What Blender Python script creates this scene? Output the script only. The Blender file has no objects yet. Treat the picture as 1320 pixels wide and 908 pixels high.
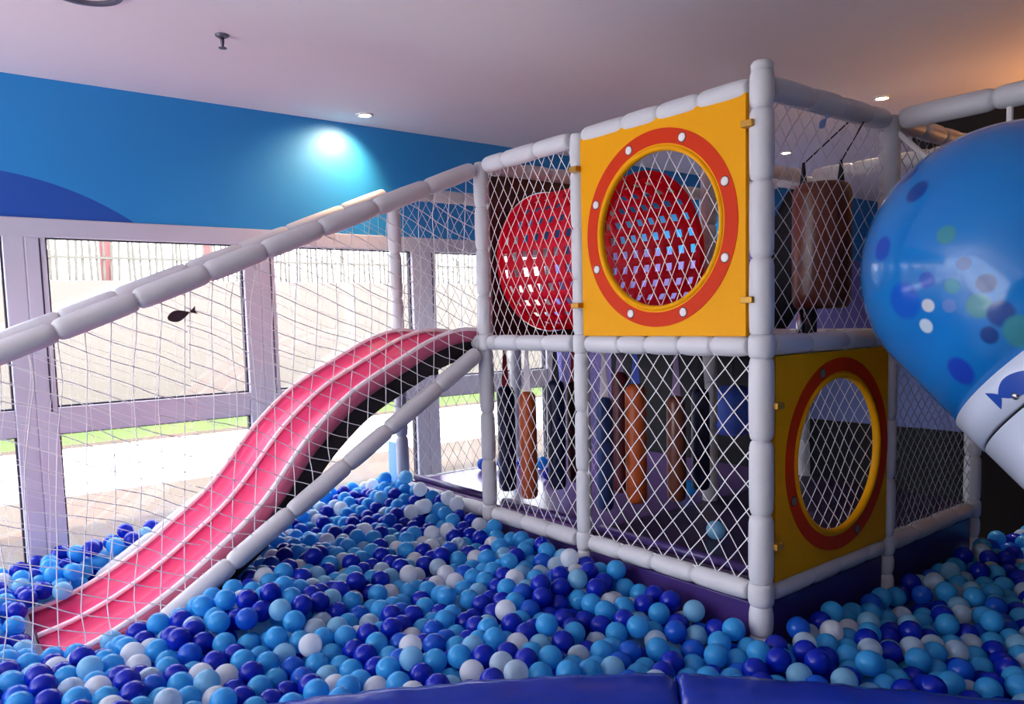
import bpy, bmesh, math, random
import numpy as np
from mathutils import Vector, Matrix
random.seed(7); rng = np.random.default_rng(11)
S = bpy.context.scene; COL = S.collection
PI = math.pi

# ------------------------------------------------------------------ materials
def lin(c):
    return tuple(((v/255)/12.92 if v/255 <= .04045 else ((v/255+.055)/1.055)**2.4) for v in c)

def mat(name, rgb, rough=.5, spec=.5, bump=0, bscale=60, var=0, vscale=6, metal=0, coat=0, trans=0, alpha=1, emis=None, estr=0, sss=0):
    m = bpy.data.materials.new(name); m.use_nodes = True
    nt = m.node_tree; b = nt.nodes['Principled BSDF']
    c = lin(rgb)
    b.inputs['Base Color'].default_value = (*c, 1)
    b.inputs['Roughness'].default_value = rough
    b.inputs['Specular IOR Level'].default_value = spec
    b.inputs['Metallic'].default_value = metal
    b.inputs['Coat Weight'].default_value = coat
    b.inputs['Transmission Weight'].default_value = trans
    b.inputs['Alpha'].default_value = alpha
    if sss:
        b.inputs['Subsurface Weight'].default_value = sss; b.inputs['Subsurface Scale'].default_value = .03
    if emis:
        b.inputs['Emission Color'].default_value = (*lin(emis), 1); b.inputs['Emission Strength'].default_value = estr
    tc = nt.nodes.new('ShaderNodeTexCoord')
    if var:
        n = nt.nodes.new('ShaderNodeTexNoise'); n.inputs['Scale'].default_value = vscale; n.inputs['Detail'].default_value = 4
        nt.links.new(tc.outputs['Object'], n.inputs['Vector'])
        r = nt.nodes.new('ShaderNodeMapRange'); r.inputs['To Min'].default_value = 1-var; r.inputs['To Max'].default_value = 1+var
        nt.links.new(n.outputs['Fac'], r.inputs['Value'])
        h = nt.nodes.new('ShaderNodeHueSaturation'); h.inputs['Color'].default_value = (*c, 1)
        nt.links.new(r.outputs['Result'], h.inputs['Value']); nt.links.new(h.outputs['Color'], b.inputs['Base Color'])
    if bump:
        n2 = nt.nodes.new('ShaderNodeTexNoise'); n2.inputs['Scale'].default_value = bscale
        nt.links.new(tc.outputs['Object'], n2.inputs['Vector'])
        bp = nt.nodes.new('ShaderNodeBump'); bp.inputs['Strength'].default_value = bump; bp.inputs['Distance'].default_value = .01
        nt.links.new(n2.outputs['Fac'], bp.inputs['Height']); nt.links.new(bp.outputs['Normal'], b.inputs['Normal'])
    return m

M = {}
M['foam'] = mat('white_foam_vinyl', (210, 209, 214), .45, .4, bump=.25, bscale=14, var=.05)
M['net'] = mat('white_net_cord', (240, 238, 240), .8, .2)
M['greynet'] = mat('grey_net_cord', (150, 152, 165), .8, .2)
M['yellow'] = mat('yellow_painted_board', (240, 164, 0), .5, .15, var=.05, vscale=3)
M['red'] = mat('red_orange_paint', (210, 54, 14), .5, .15, var=.05, vscale=5)
M['stud'] = mat('white_stud', (240, 232, 232), .4)
M['studgrey'] = mat('grey_stud', (120, 108, 100), .5)
M['dark'] = mat('dark_rubber', (30, 28, 32), .6)
M['brass'] = mat('yellow_clip', (190, 140, 50), .35, metal=.4)
M['purple'] = mat('purple_vinyl', (64, 44, 108), .28, .5, bump=.1, bscale=8, var=.08)
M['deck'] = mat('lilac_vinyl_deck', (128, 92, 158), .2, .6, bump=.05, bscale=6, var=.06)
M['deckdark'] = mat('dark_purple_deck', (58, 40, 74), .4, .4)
M['pink'] = mat('pink_plastic', (234, 64, 118), .38, .4, var=.03)
M['pinkrim'] = mat('pale_pink_plastic', (255, 238, 242), .35, .4)
M['mauve'] = mat('mauve_plastic', (186, 88, 120), .4, .4)
M['black'] = mat('black_plastic', (22, 18, 26), .5, .4)
M['brown'] = mat('brown_vinyl', (104, 50, 34), .32, .5, var=.12, vscale=9)
M['orange'] = mat('orange_brown_vinyl', (186, 84, 36), .4, .4, var=.08)
M['navy'] = mat('navy_vinyl', (30, 38, 74), .4, .4, var=.1)
M['bagblue'] = mat('dusty_blue_vinyl', (48, 72, 130), .4, .4, var=.1)
M['maroon'] = mat('maroon_vinyl', (86, 26, 34), .45, .4, var=.1)
M['darkbrown'] = mat('dark_brown_board', (70, 34, 34), .5, .4, var=.1)
M['strapred'] = mat('red_webbing', (186, 34, 40), .7)
M['strapwhite'] = mat('white_webbing', (226, 214, 222), .7)
M['strapblue'] = mat('blue_webbing', (60, 84, 190), .7)
M['strapdark'] = mat('dark_webbing', (36, 34, 48), .7)
M['straplilac'] = mat('lilac_webbing', (130, 104, 142), .7)
M['steel'] = mat('steel', (190, 190, 196), .25, metal=1)
M['rim'] = mat('blue_vinyl_rim', (12, 46, 160), .24, .5, bump=.35, bscale=7, var=.08)
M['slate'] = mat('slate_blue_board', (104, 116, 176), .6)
M['bluepad'] = mat('royal_blue_pad', (92, 128, 246), .5, .4)
M['board'] = mat('pale_blue_board', (110, 170, 235), .4)
M['white'] = mat('white_gloss', (214, 220, 232), .25, .5)
M['fishblue'] = mat('fish_blue', (30, 74, 170), .4)
M['fishdark'] = mat('dark_fish', (74, 46, 58), .6)
M['ceiling'] = mat('ceiling_paint', (222, 214, 221), .8, .2, var=.02, vscale=1.5)
M['frame'] = mat('lilac_white_frame', (196, 194, 210), .45, .4)
M['gasket'] = mat('dark_gasket', (52, 44, 62), .6)
M['lavender'] = mat('lavender_wall', (120, 116, 190), .7, .3)
M['wallpale'] = mat('pale_wall', (190, 184, 196), .8, .2)
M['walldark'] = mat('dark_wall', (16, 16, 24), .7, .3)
M['floor'] = mat('pale_floor', (206, 200, 196), .7, .3)
M['paving'] = mat('sand_paving', (98, 87, 78), .9, .2, var=.08, vscale=2)
M['path'] = mat('white_paving', (246, 244, 240), .9, .2, var=.03)
M['grass'] = mat('pale_turf', (96, 112, 68), .9, .1, var=.15, vscale=10)
M['tanwall'] = mat('tan_render', (120, 112, 106), .9, .1, var=.02, vscale=1)
M['bamboo'] = mat('bamboo', (102, 98, 91), .8, .2, var=.15)
M['redpost'] = mat('pale_red_post', (132, 78, 78), .7)
M['metalgrey'] = mat('grey_metal', (110, 108, 124), .4, metal=.6)
M['lamp'] = mat('lamp_lens', (255, 240, 220), .4, emis=(255, 236, 205), estr=14)
M['trimw'] = mat('white_trim', (235, 230, 230), .5)

def glassy(name, tint=(1, 1, 1), gl=.06):
    m = bpy.data.materials.new(name); m.use_nodes = True; nt = m.node_tree; nt.nodes.clear()
    o = nt.nodes.new('ShaderNodeOutputMaterial'); t = nt.nodes.new('ShaderNodeBsdfTransparent'); t.inputs[0].default_value = (*tint, 1)
    g = nt.nodes.new('ShaderNodeBsdfGlossy'); g.inputs['Roughness'].default_value = .02
    mx = nt.nodes.new('ShaderNodeMixShader'); mx.inputs[0].default_value = gl
    nt.links.new(t.outputs[0], mx.inputs[1]); nt.links.new(g.outputs[0], mx.inputs[2]); nt.links.new(mx.outputs[0], o.inputs[0])
    return m
M['glass'] = glassy('window_glass', (.98, .99, 1), .05)

def translucent(name, rgb, k=.5, rough=.4):
    m = mat(name, rgb, rough, .4); nt = m.node_tree; b = nt.nodes['Principled BSDF']; o = nt.nodes['Material Output']
    t = nt.nodes.new('ShaderNodeBsdfTranslucent'); t.inputs[0].default_value = (*lin(rgb), 1)
    mx = nt.nodes.new('ShaderNodeMixShader'); mx.inputs[0].default_value = k
    nt.links.new(b.outputs[0], mx.inputs[1]); nt.links.new(t.outputs[0], mx.inputs[2]); nt.links.new(mx.outputs[0], o.inputs['Surface'])
    return m
M['tunnel'] = translucent('red_translucent_plastic', (255, 46, 84), .7)
# ball plastics
BALLC = [('navy blue', translucent('ball_navy', (12, 42, 192), .3, .22)),
         ('sky blue', translucent('ball_sky', (70, 182, 244), .45, .22)),
         ('royal blue', translucent('ball_royal', (30, 104, 224), .38, .22)),
         ('pale blue', translucent('ball_pale', (150, 212, 244), .5, .22)),
         ('white', translucent('ball_white', (238, 244, 252), .55, .22))]
def clear_ball():
    m = bpy.data.materials.new('ball_clear'); m.use_nodes = True; nt = m.node_tree
    b = nt.nodes['Principled BSDF']; b.inputs['Base Color'].default_value = (*lin((190, 218, 240)), 1); b.inputs['Roughness'].default_value = .15
    lw = nt.nodes.new('ShaderNodeLayerWeight'); lw.inputs['Blend'].default_value = .3
    mr = nt.nodes.new('ShaderNodeMapRange'); mr.inputs['To Min'].default_value = .45; mr.inputs['To Max'].default_value = .8
    nt.links.new(lw.outputs['Facing'], mr.inputs['Value']); nt.links.new(mr.outputs['Result'], b.inputs['Alpha'])
    return m
BALLC.append(('clear', clear_ball()))

# wall paint: azure band with a darker blue painted hill, lavender below the window line
def wall_paint():
    m = bpy.data.materials.new('azure_mural_paint'); m.use_nodes = True; nt = m.node_tree; b = nt.nodes['Principled BSDF']
    b.inputs['Roughness'].default_value = .5; b.inputs['Specular IOR Level'].default_value = .5
    tc = nt.nodes.new('ShaderNodeTexCoord'); sp = nt.nodes.new('ShaderNodeSeparateXYZ'); nt.links.new(tc.outputs['Object'], sp.inputs[0])
    def mth(op, a, c=None):
        n = nt.nodes.new('ShaderNodeMath'); n.operation = op
        for i, v in enumerate((a, c)):
            if v is None: continue
            if isinstance(v, (int, float)): n.inputs[i].default_value = v
            else: nt.links.new(v, n.inputs[i])
        return n.outputs[0]
    # circle through the three traced points of the painted hill
    cy, cz, rr = HILL
    dy = mth('SUBTRACT', sp.outputs['Y'], cy); dz = mth('SUBTRACT', sp.outputs['Z'], cz)
    d2 = mth('ADD', mth('MULTIPLY', dy, dy), mth('MULTIPLY', dz, dz))
    inside = mth('LESS_THAN', d2, rr*rr)
    mx = nt.nodes.new('ShaderNodeMix'); mx.data_type = 'RGBA'
    mx.inputs[6].default_value = (*lin((36, 140, 212)), 1); mx.inputs[7].default_value = (*lin((28, 84, 178)), 1)
    nt.links.new(inside, mx.inputs[0]); nt.links.new(mx.outputs[2], b.inputs['Base Color'])
    return m
def circ(a, b, c):
    A = np.array([[2*(b[0]-a[0]), 2*(b[1]-a[1])], [2*(c[0]-a[0]), 2*(c[1]-a[1])]])
    B = np.array([b[0]**2-a[0]**2+b[1]**2-a[1]**2, c[0]**2-a[0]**2+c[1]**2-a[1]**2])
    o = np.linalg.solve(A, B); return o[0], o[1], math.hypot(a[0]-o[0], a[1]-o[1])
HILL = circ((-1.9, .84), (-1.584, .771), (-1.323, .641))
M['mural'] = wall_paint()

# ------------------------------------------------------------------ object helpers
def obj(name, bm, m, parent=None, smooth=False, mats=None):
    me = bpy.data.meshes.new(name); bmesh.ops.recalc_face_normals(bm, faces=bm.faces[:]) if len(bm.faces) else None
    bm.to_mesh(me); bm.free()
    for mm in (mats or [m]): me.materials.append(mm)
    if smooth: me.polygons.foreach_set('use_smooth', [True]*len(me.polygons))
    o = bpy.data.objects.new(name, me); COL.objects.link(o)
    if parent is not None: o.parent = parent
    return o
def tag(o, label=None, cat=None, group=None, kind=None):
    if label: o['label'] = label
    if cat: o['category'] = cat
    if group: o['group'] = group
    if kind: o['kind'] = kind
    return o
def empty(name, label, cat, group=None, loc=(0, 0, 0)):
    o = bpy.data.objects.new(name, None); COL.objects.link(o); o.location = loc; o.empty_display_size = .1
    return tag(o, label, cat, group)
def struct(name, bm, m, parent=None, smooth=False):
    o = obj(name, bm, m, parent, smooth)
    if parent is None: o['kind'] = 'structure'
    return o

def box(bm, x0, x1, y0, y1, z0, z1, bev=0):
    g = bmesh.ops.create_cube(bm, size=1)
    vs = g['verts']
    for v in vs:
        v.co = Vector(((x0+x1)/2+v.co.x*(x1-x0), (y0+y1)/2+v.co.y*(y1-y0), (z0+z1)/2+v.co.z*(z1-z0)))
    if bev:
        es = list({e for v in vs for e in v.link_edges})
        bmesh.ops.bevel(bm, geom=es, offset=bev, segments=3, affect='EDGES', profile=.5)
def B(x0, x1, y0, y1, z0, z1, bev=0):
    bm = bmesh.new(); box(bm, x0, x1, y0, y1, z0, z1, bev); return bm

def frame_of(d):
    d = Vector(d).normalized(); a = Vector((0, 0, 1)) if abs(d.z) < .9 else Vector((1, 0, 0))
    u = d.cross(a).normalized(); v = u.cross(d).normalized(); return d, u, v
def lathe(bm, p0, d, prof, n=16, caps=True):
    d, u, v = frame_of(d); p0 = Vector(p0); rings = []
    for (t, r) in prof:
        rings.append([bm.verts.new(p0+d*t+(u*math.cos(2*PI*k/n)+v*math.sin(2*PI*k/n))*r) for k in range(n)])
    for a, b in zip(rings, rings[1:]):
        for k in range(n): bm.faces.new((a[k], a[(k+1) % n], b[(k+1) % n], b[k]))
    if caps:
        bm.faces.new(rings[0][::-1]); bm.faces.new(rings[-1])
def foam(bm, p0, p1, r, seg=.25, n=18, first=None):
    p0, p1 = Vector(p0), Vector(p1); L = (p1-p0).length; t = 0; prof = []
    cuts = [0]
    if first: cuts.append(min(first, L))
    while L-cuts[-1] > seg*1.4: cuts.append(cuts[-1]+seg*random.uniform(.82, 1.18))
    cuts.append(L)
    for a, b in zip(cuts, cuts[1:]):
        w = b-a; e = min(.026, w*.25); k = random.uniform(.97, 1.03)*r
        prof += [(a+.001, k*.72), (a+e*.2, k*.85), (a+e*.55, k*.93), (a+e*1.1, k*.985), (a+w*.35, k*1.01), (a+w*.65, k*1.01), (b-e*1.1, k*.985), (b-e*.55, k*.93), (b-e*.2, k*.85), (b-.001, k*.72)]
    lathe(bm, p0, p1-p0, prof, n)
def tube(bm, pts, r, n=6, caps=True):
    pts = [Vector(p) for p in pts]; rings = []
    for i, p in enumerate(pts):
        t = (pts[min(i+1, len(pts)-1)]-pts[max(i-1, 0)])
        _, u, v = frame_of(t)
        rr = r[i] if isinstance(r, (list, tuple)) else r
        rings.append([bm.verts.new(p+(u*math.cos(2*PI*k/n)+v*math.sin(2*PI*k/n))*rr) for k in range(n)])
    for a, b in zip(rings, rings[1:]):
        for k in range(n): bm.faces.new((a[k], a[(k+1) % n], b[(k+1) % n], b[k]))
    if caps: bm.faces.new(rings[0][::-1]); bm.faces.new(rings[-1])

# ------------------------------------------------------------------ camera
CP = Vector((1.511, -2.247, .113)); YAW, PIT, ROL, F = math.radians(141.912), math.radians(-4.832), math.radians(-1.471), 994.135
fw = Vector((math.cos(YAW)*math.cos(PIT), math.sin(YAW)*math.cos(PIT), math.sin(PIT)))
rt = Vector((math.sin(YAW), -math.cos(YAW), 0)); up = rt.cross(fw)
rt, up = rt*math.cos(ROL)+up*math.sin(ROL), -rt*math.sin(ROL)+up*math.cos(ROL)
cam = bpy.data.cameras.new('camera'); co = bpy.data.objects.new('camera', cam); COL.objects.link(co)
mw = Matrix(((rt.x, up.x, -fw.x, CP.x), (rt.y, up.y, -fw.y, CP.y), (rt.z, up.z, -fw.z, CP.z), (0, 0, 0, 1)))
co.matrix_world = mw; cam.sensor_fit = 'HORIZONTAL'; cam.sensor_width = 36; cam.lens = F/1320*36
cam.shift_y = (495-454)/1320; cam.clip_start = .05; cam.clip_end = 200
S.camera = co

# ------------------------------------------------------------------ room shell
WX, ZC, ZF = -2.677, 1.27, -1.5
X1, Y0, Y1 = 4.2, -5.4, 6.6
struct('floor', B(WX-.2, X1+.2, Y0-.2, Y1+.2, ZF-.1, ZF), M['floor'])
struct('ceiling', B(WX-.2, X1+.2, Y0-.2, Y1+.2, ZC, ZC+.1), M['ceiling'])
struct('wall_left', B(WX-.12, WX, Y0-.2, Y1+.2, .625, ZC), M['mural'])
struct('trim_1', B(WX-.10, WX+.012, Y0-.2, 1.55, .545, .632, .006), M['frame'])
struct('wall_left_rear', B(WX-.12, WX, 1.5, Y1+.2, ZF, .625), M['lavender'])
struct('wall_back', B(WX-.2, X1+.2, Y1, Y1+.1, ZF, ZC), M['lavender'])
struct('wall_right', B(X1, X1+.1, Y0-.2, Y1+.2, ZF, ZC), M['walldark'])
struct('wall_back_dark', B(-.72, X1, 2.62, 2.72, ZF, ZC), M['walldark'])
# front wall with window openings behind the camera
struct('wall_front', B(WX, X1, Y0-.1, Y0, ZF, -1.2), M['wallpale'])
struct('wall_front_top', B(WX, X1, Y0-.1, Y0, 1.1, ZC), M['wallpale'])
struct('wall_front_side', B(.5, X1, Y0-.1, Y0, -1.2, 1.1), M['walldark'])

def window(n, ya, yb, wall='left'):
    r = bpy.data.objects.new('window_%d' % n, None); COL.objects.link(r); r['kind'] = 'structure'
    zt, zm1, zm0, zb = .545, -.252, -.378, -1.16
    fb = bmesh.new(); d0, d1 = WX-.07, WX+.004
    for (a, b, c, d) in ((ya-.085, ya, ZF, zt+.06), (yb, yb+.085, ZF, zt+.06)): box(fb, d0, d1, a, b, c, d, .006)
    box(fb, d0, d1-.004, ya, yb, zt, zt+.06, .004); box(fb, d0, d1-.004, ya, yb, zm0, zm1, .006); box(fb, d0, d1-.004, ya, yb, ZF, zb, .004)
    obj('window_frame', fb, M['frame'], r)
    gb = bmesh.new(); g = .009
    for (z0, z1) in ((zm1, zt), (zb, zm0)):
        box(gb, WX-.05, WX-.02, ya, ya+g, z0, z1); box(gb, WX-.05, WX-.02, yb-g, yb, z0, z1)
        box(gb, WX-.05, WX-.02, ya+g, yb-g, z0, z0+g); box(gb, WX-.05, WX-.02, ya+g, yb-g, z1-g*.6, z1)
    # groove line down the side of each frame
    box(gb, WX+.002, WX+.0055, ya-.028, ya-.021, zm1-.02, zt-.005)
    obj('gasket', gb, M['gasket'], r)
    for (z0, z1) in ((zm1, zt), (zb, zm0)):
        obj('pane', B(WX-.04, WX-.032, ya+g*.5, yb-g*.5, z0+g*.5, z1-g*.4), M['glass'], r)
for i, (a, b) in enumerate([(-5.05, -4.12), (-3.95, -3.02), (-2.80, -1.87), (-1.70, -.782), (-.612, .268), (.437, 1.36)]): window(i+1, a, b)
r = bpy.data.objects.new('window_7', None); COL.objects.link(r); r['kind'] = 'structure'
fb = bmesh.new()
for x in (WX+.04, -1.62, -.58, .46): box(fb, x-.05, x+.05, Y0-.09, Y0-.01, -1.2, 1.1, .006)
obj('window_frame', fb, M['frame'], r)
obj('pane', B(WX+.1, .41, Y0-.055, Y0-.047, -1.2, 1.1), M['glass'], r)

# ------------------------------------------------------------------ outside
EZ = -1.2
struct('ground_paving', B(-5.4, WX-.12, -14, 14, EZ-.1, EZ), M['paving'])
struct('ground_path', B(-8.1, -5.4, -14, 16, EZ-.1, EZ+.012), M['path'])
struct('ground_kerb', B(-8.14, -8.1, -14, 16, EZ-.1, EZ+.05), M['paving'])
struct('ground_beyond', B(-30, -9.5, -30, 40, EZ-.1, EZ), M['paving'])
struct('ground_front', B(-30, 20, -30, Y0-.25, EZ-.3, EZ-.12), M['path'])
tag(obj('lawn', B(-9.45, -8.14, -14, 16, EZ-.1, EZ+.02), M['grass']), kind='stuff', label='strip of pale green lawn outside the windows along the tan wall', cat='grass')
tag(obj('garden_wall', B(-9.7, -9.5, -14, 16, EZ, .73, .01), M['tanwall']), 'low tan rendered garden wall outside the windows', 'wall')
fence = empty('bamboo_fence', 'faint fence of upright bamboo poles on top of the tan garden wall', 'fence', loc=(-9.6, 0, .73))
for i in range(96):
    y = -1.9+i*.088+random.uniform(-.03, .03); h = random.uniform(.45, 1.5)
    bm = bmesh.new(); lathe(bm, (0, y, 0), (random.uniform(-.03, .03), random.uniform(-.05, .05), 1), [(0, .017), (h*.3, .019), (h*.31, .015), (h*.65, .018), (h*.66, .014), (h, .012)], 6)
    obj('pole', bm, M['bamboo'], fence)
bm = bmesh.new(); box(bm, -.02, .02, -2, 6.5, .28, .31); obj('cross_rail', bm, M['bamboo'], fence)
for y, nm in ((-.08, 'nearer the left window post'), (1.24, 'above the middle of the sloping padded rail')):
    bm = bmesh.new(); lathe(bm, (-9.9, y, EZ), (0, 0, 1), [(0, .09), (.1, .075), (4.2, .07), (4.25, .05)], 12)
    tag(obj('red_post', bm, M['redpost'], smooth=True), 'pale red post behind the bamboo fence, ' + nm, 'post')

# ------------------------------------------------------------------ play tower
A, Bx, Cx, DY = -.873, -1.559, -2.413, .861
Z2, Z1, Z0 = .848, 0.0, -.85
tower = empty('play_tower', 'two storey indoor play tower of white padded poles, netting and yellow porthole panels', 'play structure', loc=(0, 0, ZF))
T = Matrix.Translation((0, 0, -ZF))
def tpart(name, bm, m, smooth=False, label=None):
    bm.transform(T); o = obj(name, bm, m, tower, smooth)
    if label: o['label'] = label
    return o
def post(x, y, z0, z1, r=.041):
    bm = bmesh.new(); cut = [z for z in (Z0, Z1) if z0 < z-.05 and z1 > z+.05]
    lv = [z0]+cut+[z1]
    for a, b in zip(lv, lv[1:]):
        foam(bm, (x, y, a+(.035 if a in cut else 0)), (x, y, b-(.035 if b in cut else 0)), r, .24)
    for z in cut:   # the sleeve that wraps the joint
        lathe(bm, (x, y, z-.04), (0, 0, 1), [(0, r*.85), (.006, r*1.0), (.02, r*1.07), (.06, r*1.07), (.074, r*1.0), (.08, r*.85)], 18)
    return tpart('post', bm, M['foam'], True)
def beam(p0, p1, r=.037, seg=.21, trim=.045, name='beam'):
    p0, p1 = Vector(p0), Vector(p1); d = (p1-p0).normalized()
    bm = bmesh.new(); foam(bm, p0+d*trim, p1-d*trim, r, seg)
    return tpart(name, bm, M['foam'], True)
ZB = ZF+.002
post(0, 0, ZB, Z2+.05)
post(A, 0, ZB, Z2+.02, .034); post(Bx, 0, ZB, Z2+.02, .037); post(Cx, 0, ZB, Z2-.01, .038)
post(0, DY, ZB, Z2+.02, .04); post(A, DY, Z0, Z2, .038); post(Cx, DY, ZB, Z2, .038)
post(0, 2*DY, ZB, Z2, .038); post(A, 2*DY, Z0, Z2, .038); post(Bx, 2*DY, Z0, Z2, .038)
post(Bx, DY, Z1, Z2, .034)
for z in (Z2, Z1, Z0):
    for a, b in ((0, A), (A, Bx), (Bx, Cx)):
        if a == Bx and z == Z2: continue
        beam((a, 0, z), (b, 0, z), seg=.16 if z == Z1 else .2)
    beam((0, 0, z), (0, DY, z)); beam((0, DY, z), (0, 2*DY, z))
beam((Cx, 0, Z0), (Cx, DY, Z0)); beam((Cx, 0, Z1), (Cx, DY, Z1)); beam((Cx, 0, Z2), (Cx, DY, Z2))
beam((Bx, 0, Z2), (Bx, DY, Z2)); beam((A, DY, Z2), (A, 2*DY, Z2)); beam((A, 2*DY, Z2), (0, 2*DY, Z2)); beam((Bx, 2*DY, Z2), (A, 2*DY, Z2))
beam((Cx, DY, Z2), (Bx, DY, Z2)); beam((Bx, DY, Z2), (Bx, 2*DY, Z2)); beam((Bx, DY, Z1), (A, DY, Z1)); beam((A, DY, Z1), (0, DY, Z1))
# beam that runs off to the right from the rear corner post, with its brace and hanger
beam((0, DY, Z2), (1.75, DY, Z2), .042, .3)
bm = bmesh.new(); foam(bm, (1.78, DY, ZB), (1.78, DY, Z2+.02), .04); tpart('post', bm, M['foam'], True)
bm = bmesh.new(); tube(bm, [(.02, DY, .81), (.22, DY, .60)], .011, 8); tpart('brace', bm, M['trimw'])
bm = bmesh.new(); tube(bm, [(.42, DY, .815), (.42, DY, .62)], .011, 8); tpart('hanger', bm, M['trimw'])
# decks
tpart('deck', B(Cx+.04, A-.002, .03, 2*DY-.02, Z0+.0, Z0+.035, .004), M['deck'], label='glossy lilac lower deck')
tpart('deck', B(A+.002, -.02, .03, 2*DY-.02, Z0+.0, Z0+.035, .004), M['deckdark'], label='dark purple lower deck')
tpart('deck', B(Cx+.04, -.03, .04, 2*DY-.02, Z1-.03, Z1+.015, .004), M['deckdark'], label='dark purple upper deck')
for a, b in ((Cx+.05, Bx-.045), (Bx+.045, A-.045), (A+.045, -.05)):
    bm = bmesh.new(); tube(bm, [(a, .055, Z0+.052), (b, .055, Z0+.052)], .017, 10); tpart('edge_pad', bm, M['purple'], True)
# purple skirts under the base beams
for a, b in ((Cx+.04, Bx-.04), (Bx+.04, A-.04), (A+.04, -.042)):
    tpart('skirt', B(a, b, -.012, .02, ZB, Z0-.037, .004), M['purple'])
for a, b in ((.042, DY-.04), (DY+.04, 2*DY-.04)):
    tpart('skirt', B(-.02, .012, a, b, ZB, Z0-.037, .004), M['purple'])
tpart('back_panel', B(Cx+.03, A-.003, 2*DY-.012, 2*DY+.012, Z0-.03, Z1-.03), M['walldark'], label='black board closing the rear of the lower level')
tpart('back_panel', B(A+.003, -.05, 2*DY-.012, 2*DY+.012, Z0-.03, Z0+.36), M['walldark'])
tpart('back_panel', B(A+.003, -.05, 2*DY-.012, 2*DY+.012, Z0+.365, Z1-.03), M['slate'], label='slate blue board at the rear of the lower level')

# brown end board with the tunnel mouth cut in it
TY, TZ, TR = .43, .40, .348
bm = bmesh.new(); N = 64
inner = [(TY+math.cos(2*PI*k/N)*(TR+.012), TZ+math.sin(2*PI*k/N)*(TR+.012)) for k in range(N)]
def sq(k, y0, y1, z0, z1):
    a = 2*PI*k/N; c, s = math.cos(a), math.sin(a); hy, hz = (y1-y0)/2, (z1-z0)/2; q = min(hy/abs(c) if abs(c) > 1e-6 else 9, hz/abs(s) if abs(s) > 1e-6 else 9)
    return ((y0+y1)/2+c*q, (z0+z1)/2+s*q)
def annulus(bm, put, inn, out, th):
    n = len(inn); rows = []
    for t in (0, th):
        rows.append(([bm.verts.new(put(p, t)) for p in inn], [bm.verts.new(put(p, t)) for p in out]))
    (i0, o0), (i1, o1) = rows
    for k in range(n):
        j = (k+1) % n
        bm.faces.new((i0[k], i0[j], o0[j], o0[k])); bm.faces.new((i1[j], i1[k], o1[k], o1[j]))
        bm.faces.new((i0[j], i0[k], i1[k], i1[j])); bm.faces.new((o0[k], o0[j], o1[j], o1[k]))
annulus(bm, lambda p, t: Vector((Bx-.0+t, p[0], p[1])), inner, [sq(k, .04, .82, .018, .81) for k in range(N)], .018)
tpart('end_board', bm, M['darkbrown'])

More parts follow.
